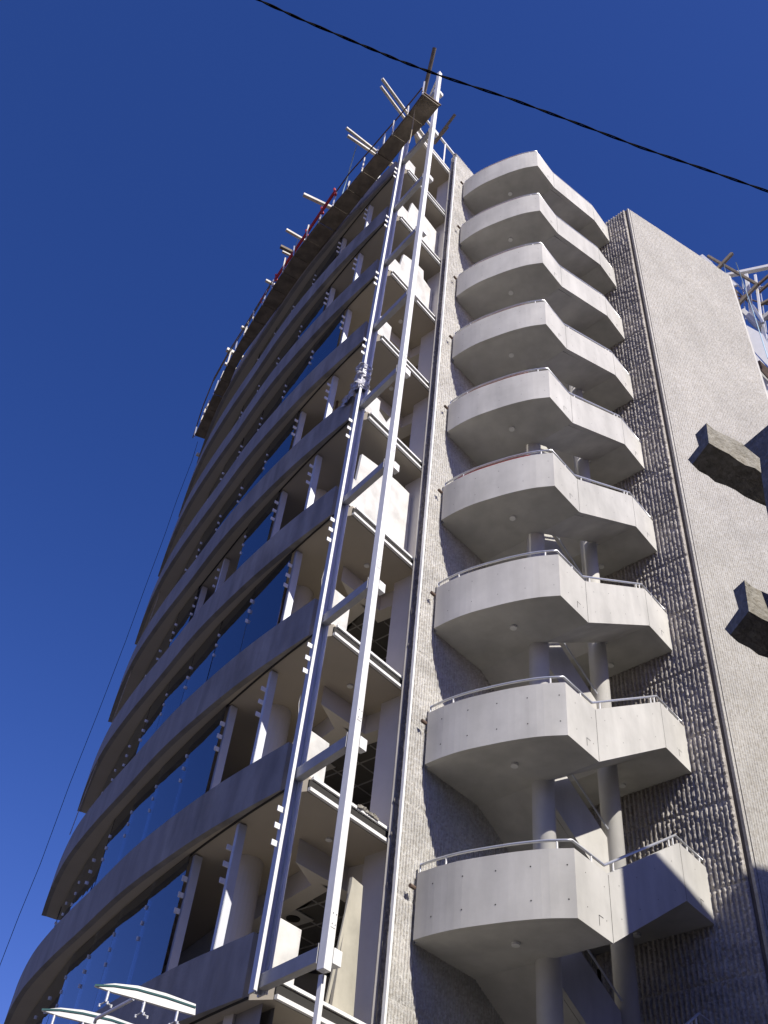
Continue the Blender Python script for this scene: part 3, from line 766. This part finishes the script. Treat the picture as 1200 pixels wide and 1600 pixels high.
# crumpled plastic on the corner column
pv = MB(); r_ = np.random.default_rng(11); nu, nv_ = 16, 26; cz0 = 18.7
vs = []
for j in range(nv_):
    for i in range(nu):
        a = 2 * math.pi * i / nu; rr_ = .115 + .022 * abs(r_.normal()) + .06 * math.sin(j * .35) ** 2 + .02 * math.sin(i * 1.7 + j * .6)
        vs.append((pw[0] - .03 + rr_ * math.cos(a), pw[1] + rr_ * math.sin(a), cz0 + .95 * j / (nv_ - 1) + .02 * r_.normal()))
pv.add(vs, [(j * nu + i, j * nu + (i + 1) % nu, (j + 1) * nu + (i + 1) % nu, (j + 1) * nu + i) for j in range(nv_ - 1) for i in range(nu)])
vs = []
nu2 = 14
for j in range(9):
    for i in range(nu2):
        t = i / (nu2 - 1); s = j / 8
        p = pw + (np.array(front[0]) - pw) * (t * 1.4) + np.array([-.09, -.06])
        if t > .7: p = np.array(front[0]) + (np.array(front[3]) - np.array(front[0])) * (t - .7) * 1.2 + np.array([-.05, -.04])
        vs.append((p[0] + .03 * r_.normal(), p[1] + .03 * r_.normal(), cz0 + .55 - .62 * s * (1 - .5 * t) - .25 * t + .03 * r_.normal()))
pv.add(vs, [(j * nu2 + i, j * nu2 + i + 1, (j + 1) * nu2 + i + 1, (j + 1) * nu2 + i) for j in range(8) for i in range(nu2 - 1)])
single('plastic_sheet', pv, mat('clear_plastic', (.5, .5, .52), rough=.25, spec=.7, var=.4, scale=12), 'crumpled plastic sheet wrapped round the corner column halfway up', 'sheet')
# small rag of sheet at the white post
pv = MB(); vs = []
for j in range(10):
    for i in range(10):
        a = 2 * math.pi * i / 10; rr_ = .10 + .03 * abs(r_.normal()); vs.append((POST[0] + .03 + rr_ * math.cos(a), POST[1] + rr_ * math.sin(a), 14.75 + .7 * j / 9))
pv.add(vs, [(j * 10 + i, j * 10 + (i + 1) % 10, (j + 1) * 10 + (i + 1) % 10, (j + 1) * 10 + i) for j in range(9) for i in range(10)])
# boards leaning in the lowest open bay
P_ = [bs(1.36, .12), bs(1.62, .12), bs(1.72, .12), bs(1.24, .12)]
lb = MB().plate([v3(P_[0], 7.62), v3(P_[1], 7.58), v3(P_[2], ZL(0) + .28), v3(P_[3], ZL(0) + .28)], (BN[0], BN[1], 0), .06)
single('leaning_board', lb, 'cream', 'wide cream board leaning upright in the lowest open bay by the ribbed wall', 'board')
lb = MB(); lb.bar(v3(bs(1.30, .05), 7.45), v3(bs(1.05, .05), ZL(0) + .28), .05, .03, up=(BN[0], BN[1], 0))
single('leaning_board', lb, 'cream', 'narrow cream strip leaning just left of the wide board', 'board')
# mortar rubbish on the edge profile of level 1
mr = MB(); r_ = np.random.default_rng(2)
for i in range(9):
    c = bs(1.15 + i * .055, -.03); h_ = .03 + .03 * r_.random()
    mr.add([v3(c + BD * a * .04 + BN * b * .04, ZL(1) + .27 + (h_ if t else 0)) + r_.normal(size=3) * .008 for t in (0, 1) for a, b in ((-1, -1), (1, -1), (1, 1), (-1, 1))], [(3, 2, 1, 0), (4, 5, 6, 7), (0, 1, 5, 4), (1, 2, 6, 5), (2, 3, 7, 6), (3, 0, 4, 7)])
single('rubble', mr, 'cement_rough', 'small heap of broken mortar on the white edge of an open floor', 'rubble')

# ------------------------------------------------------------------ glass canopy ribs over the entrance
def canopy(A, B_, topl, botl, lab, clamps, holes=None):
    A = np.array(A); B_ = np.array(B_)
    dirn = (B_ - A) / np.hypot(*(B_ - A)); nn_ = np.array([dirn[1], -dirn[0]])
    T = [PV(x, y, A, B_) for x, y in topl]; Bo = [PV(x, y, A, B_) for x, y in botl]
    R_ = thing('canopy_rib', tuple(map(float, T[0])), lab, 'canopy rib', 'canopy ribs at the entrance')
    bl = MB().plate(T + Bo[::-1], (-nn_[0], -nn_[1], 0), .05)
    obj('blade', bl, 'white_paint', R_)
    eg = MB(); c = [t * .70 + b * .30 + np.array([nn_[0], nn_[1], 0]) * .006 for t, b in zip(T, Bo)]
    for a, b in zip(c[:-1], c[1:]): eg.bar(a, b, .006, .022)
    obj('glass_edge', eg, 'teal', R_)
    for (x, y) in clamps:
        p = PV(x, y, A, B_) + np.array([nn_[0], nn_[1], 0]) * -.02
        c = MB(); c.tube([p + np.array([0, 0, .02]), p - np.array([0, 0, .11])], .018, 8)
        q0 = p - np.array([0, 0, .11])
        for sx_, sy_ in ((1, .4), (-1, .5), (.5, -1)):
            e = q0 + np.array([sx_ * .07, sy_ * .07, -.035]); c.tube([q0, e], .009, 6); c.tube([e + np.array([0, 0, .015]), e - np.array([0, 0, .02])], .015, 6)
        obj('spider_clamp', c, 'steel', R_)
    return R_
canopy((-2.70, 12.58), (-1.5, 12.9), [(148, 1539), (180, 1536.5), (215, 1540), (260, 1552), (306, 1569)], [(149, 1540.5), (176, 1550), (213, 1560), (260, 1574), (305, 1586)], 'white blade shaped canopy rib with steel clamps, the upper one at bottom left', [(170, 1549), (226, 1566), (278, 1580)])
canopy((-3.48, 13.61), (-2.30, 13.75), [(65, 1577), (95, 1574.5), (130, 1578), (175, 1588), (225, 1606), (260, 1618)], [(66, 1578.5), (92, 1587), (128, 1596), (175, 1608), (225, 1622), (260, 1634)], 'white blade shaped canopy rib cut by the lower frame edge, the lower one', [(85, 1586), (130, 1597)])
rd = MB(); rd.tube([PZ(148, 1598, 4.35), PZ(150, 1592, 4.38), PZ(208, 1561, 4.5)], .022, 8)
single('tie_rod', rd, 'steel', 'thin grey steel rod joining the two white canopy ribs', 'rod')

# ------------------------------------------------------------------ rough concrete frame of the building next door (right edge)
def beam_piece(front_pts, t0, dirv, length, lab, mt='cement_rough'):
    pass
t0 = 10.6
e0 = {k: ray(x, y) for k, (x, y) in {'A': (1101, 661), 'B': (1085, 672), 'C': (1086.5, 691), 'D': (1071, 705), 'E': (1075, 724), 'F': (1109, 694)}.items()}
# axis: horizontal, running away to the right
ax = np.array([.9165, .40, 0.0]); ax /= np.linalg.norm(ax)
nfr = np.array([ax[1], -ax[0], 0])      # faces the lens and the sun
def solve_section(F, hA, wB, hB, wD, hD, hE):
    F = np.array(F); z = np.array([0, 0, 1.0]); b = -nfr
    return [F, F + z * hA, F + z * hA + b * wB, F + z * hB + b * wB, F + z * hD + b * wD, F + z * hE + b * wD]
Fp = e0['F'] * t0
NB = thing('concrete_frame', (float(Fp[0] + 4), float(Fp[1] + 2), GZ), 'rough unfinished concrete frame with notched lintel beams at the right edge', 'building frame')
def lintel(F, L, mt, secs):
    sec = solve_section(F, *secs)
    r_ = np.random.default_rng(4); n = len(sec); st_ = 24; vs = []
    for j in range(st_ + 1):
        for p in sec:
            vs.append(p + ax * L * j / st_ + r_.normal(size=3) * (.008 if j else .012))
    fs = [tuple(range(n)), tuple(range(st_ * n, (st_ + 1) * n))[::-1]]
    for j in range(st_):
        for i in range(n): fs.append((j * n + i, (j + 1) * n + i, (j + 1) * n + (i + 1) % n, j * n + (i + 1) % n))
    return obj('lintel_beam', MB().add(vs, fs), mt, NB)
lintel(Fp, 3.0, 'cement_rough', (.34, .15, .11, .33, .10, -.04))
F2 = ray(1172, 958) * 8.4
lintel(F2, 3.0, 'cement_rough', (.36, .11, .11, .30, .06, -.06))

bp_ = (ray(1175, 720) * 9.9)[:2]
P_ = [PV(x, y, bp_, bp_ + nfr[:2]) for x, y in ((1162, 696), (1200, 664), (1290, 600), (1290, 860), (1204, 830), (1197, 792), (1190, 745), (1187, 716))]
obj('broken_wall', MB().plate(P_, ax, .5), 'cement_rough', NB)
# post that carries the lintels, just inside the frame
def vert_at(x, y, t): p = ray(x, y) * t; return p
# ------------------------------------------------------------------ steel roof frame and sheeting beyond the fin
FA = np.array([12.6, 19.6]); FD = np.array([.843, -.538]); FN = np.array([.538, .843])
def fp(x, y, off=0.0): return PV(x, y, FA + FN * off, FA + FN * off + FD)
RF = thing('roof_frame', (float(FA[0]), float(FA[1]), 30.0), 'bare steel roof frame with crossing bars behind the top right of the big wall', 'steel frame')
for n_, ((x1, y1), (x2, y2), w, mt, off) in enumerate([
    ((1130, 432), (1215, 414), .17, 'white_paint', .6), ((1166, 430), (1176, 500), .15, 'white_paint', .6), ((1180, 430), (1190, 505), .10, 'white_paint', .4),
    ((1106, 400), (1184, 445), .10, 'old_wood', .2), ((1116, 426), (1144, 396), .13, 'old_wood', .1), ((1156, 470), (1204, 428), .10, 'rust', .3),
    ((1150, 480), (1182, 446), .12, 'old_wood', .2), ((1182, 460), (1210, 436), .10, 'rust', .5), ((1096, 400), (1112, 413), .12, 'white_paint', .0), ((1108, 410), (1150, 447), .10, 'white_paint', .0),
    ((1160, 486), (1188, 510), .18, 'white_paint', .5), ((1185, 478), (1215, 462), .12, 'old_wood', .8), ((1190, 500), (1215, 480), .18, 'grey_paint', .8),
    ((1190, 500), (1198, 545), .16, 'steel', .6), ((1148, 455), (1156, 488), .14, 'rust', .3), ((1170, 500), (1202, 530), .12, 'steel', .7), ((1176, 478), (1192, 505), .10, 'steel', .3), ((1120, 418), (1172, 462), .06, 'steel', .9), ((1140, 445), (1200, 500), .06, 'old_wood', 1.1), ((1160, 440), (1165, 500), .05, 'steel', 1.0), ((1172, 452), (1206, 446), .06, 'steel', 1.2), ((1150, 462), (1200, 476), .05, 'rust', .9), ((1186, 440), (1198, 520), .05, 'steel', 1.3)]):
    b_ = MB(); b_.bar(fp(x1, y1, off), fp(x2, y2, off), w, w, up=(FN[0], FN[1], 0)); obj('frame_bar', b_, mt, RF, bevel=.01)
for pts, lab in (([(1166, 508), (1192, 522), (1204, 545), (1204, 576), (1176, 546)], 'upper white sheet stretched under the roof frame at the right edge'),
                 ([(1176, 548), (1204, 580), (1206, 640), (1190, 600)], 'lower white sheet hanging beside the edge of the big wall')):
    P_ = [fp(x, y, .25) for x, y in pts]
    cen = sum(P_) / len(P_); 
    sm_ = MB().plate(P_, (FN[0], FN[1], .2), .04); single('white_sheeting', sm_, 'white_sheet', lab, 'sheet')
for (x1, y1, x2, y2) in ((1185, 566, 1206, 585), (1188, 574, 1206, 594)):
    b_ = MB(); b_.bar(fp(x1, y1, .1), fp(x2, y2, .1), .12, .12, up=(FN[0], FN[1], 0)); obj('frame_bar', b_, 'rust', RF)
for (a, b) in (((1150, 410), (1200, 560)), ((1131, 412), (1140, 470))):
    rope('rope', [fp(*a, -.1), fp((a[0] + b[0]) / 2 + 1, (a[1] + b[1]) / 2, -.1), fp(*b, -.1)], .02, 'blue_rope', 'pale cord slanting across the roof frame, the ' + ('longer' if a[0] == 1150 else 'shorter') + ' of two')

# ------------------------------------------------------------------ house across the street, outside the picture: its shade falls on the lowest landing
Q_ = np.array([.830, .557]); Q_ /= np.hypot(*Q_)
def us(u, s): return Q_ * u + SXY * s
HB = thing('unseen_street_house', (float(us(14, 5)[0]), float(us(14, 5)[1]), GZ), 'unseen plain flat roofed rendered house across the street from the tower', 'house')
hp = [us(12.33, 2.0), us(30, 2.0), us(30, 14), us(12.33, 14)]
HT = 18.58 + math.tan(SUN_EL) * 2.0
obj('wall', MB().prism([tuple(p) for p in hp], GZ, HT), 'neighbour', HB)
obj('parapet', MB().prism([tuple(us(*p)) for p in ((12.5, 2.2), (29.8, 2.2), (29.8, 13.8), (12.5, 13.8))], HT, HT + .05), 'paving', HB)
for fl_ in range(6):
    for c_ in range(5):
        u = 14.2 + c_ * 3.2; z = GZ + 1.1 + fl_ * 3.4
        if z + 1.5 > HT: continue
        w_ = obj('window', MB().prism([tuple(us(*p)) for p in ((u, 1.93), (u + 1.3, 1.93), (u + 1.3, 1.998), (u, 1.998))], z, z + 1.5), 'grey_paint', HB)
        obj('pane', MB().prism([tuple(us(*p)) for p in ((u + .08, 1.92), (u + 1.22, 1.92), (u + 1.22, 1.929), (u + .08, 1.929))], z + .08, z + 1.42), 'dark_alu', w_)

def added_house(u0, u1, s0, s1, Ht, mt, lab):  # unseen blocks added to hold back sky light from the horizon
    o = thing('unseen_street_house', (float(us(u0, s0)[0]), float(us(u0, s0)[1]), GZ), lab, 'house')
    obj('wall', MB().prism([tuple(us(*p)) for p in ((u0, s0), (u1, s0), (u1, s1), (u0, s1))], GZ, Ht), mt, o)
    for fl_ in range(int((Ht - GZ) // 3.3)):
        for c_ in range(int((u1 - u0) // 3)):
            u = u0 + .9 + c_ * 3; z = GZ + 1.1 + fl_ * 3.3
            w_ = obj('window', MB().prism([tuple(us(*p)) for p in ((u, s0 - .07), (u + 1.2, s0 - .07), (u + 1.2, s0 - .002), (u, s0 - .002))], z, z + 1.4), 'grey_paint', o)
            obj('pane', MB().prism([tuple(us(*p)) for p in ((u + .08, s0 - .08), (u + 1.12, s0 - .08), (u + 1.12, s0 - .071), (u + .08, s0 - .071))], z + .08, z + 1.32), 'dark_alu', w_)
added_house(-9, 11.5, 7, 18, 11.5, 'neighbour', 'added unseen four storey house behind the photographer, facing the tower')
added_house(-34, -9.6, 9, 20, 13.5, 'band_concrete', 'added unseen long block left of the other, cuts low sky light too')

# splice plates and bolts on the white post, a rusty angle, loose wires
for k in range(0, 10):
    pl = MB(); z = ZL(k) + .42
    q = POST - BN * .068
    pl.prism([tuple(q + BD * x * .045 - BN * y * .004) for x, y in ((-1, -1), (1, -1), (1, 1), (-1, 1))], z, z + .24)
    for a in (-1, 1):
        for b in (.05, .19):
            c = q - BN * .006 + BD * a * .028; pl.tube([v3(c, z + b), v3(c - BN * .012, z + b)], .008, 6)
    obj('splice_plate', pl, 'white_paint', po)
    pl = MB(); q = POST + AN * 0 - AD * .075
    pl.prism([tuple(q + AD * x * .006 + AN * y * .085) for x, y in ((-1, -1), (1, -1), (1, 1), (-1, 1))], ZL(k) - .03, ZL(k) + .23)
    obj('end_plate', pl, 'grey_paint', po)
ra = MB(); q = POST + BD * .075 - BN * .03; ra.bar(v3(q, 14.55), v3(q, 15.25), .025, .03, up=(1, 0, 0)); obj('rusty_angle', ra, mat('orange_rust', (.42, .20, .10), var=.3, scale=20), po)
wa = COLP + AN * .25
for pth, lab in (([(517, 862), (510, 880), (503, 905), (501, 940), (497, 975)], 'thin grey wire dangling beside the corner column, the upper one'),
                 ([(470, 1085), (467, 1099), (466, 1132), (461, 1156), (450, 1170)], 'thin grey wire curling beside the corner column, the lower one')):
    t_ = MB().tube([PV(x, y, wa, wa + AD) for x, y in pth], .008, 5); single('loose_wire', t_, 'grey_paint', lab, 'wire', smooth=True)
# props and stacked stuff seen in the open bays
for k, (x, y) in ((2, (-1.9, 16.7)), (4, (-1.6, 16.4)), (5, (-2.3, 17.4)), (7, (-1.5, 16.2))):
    p_ = MB(); p_.tube([(x, y, ZL(k) + .28), (x, y, ZL(k + 1) - .44 if y > 17 else ZL(k + 1) - .005)], .035, 8)
    single('steel_prop', p_, 'rust', 'thin rusty steel prop in the open bay of floor ' + {2: 'three', 4: 'five', 5: 'six', 7: 'eight'}[k] + ' counted from the lowest band', 'prop', 'steel props in the open bays')
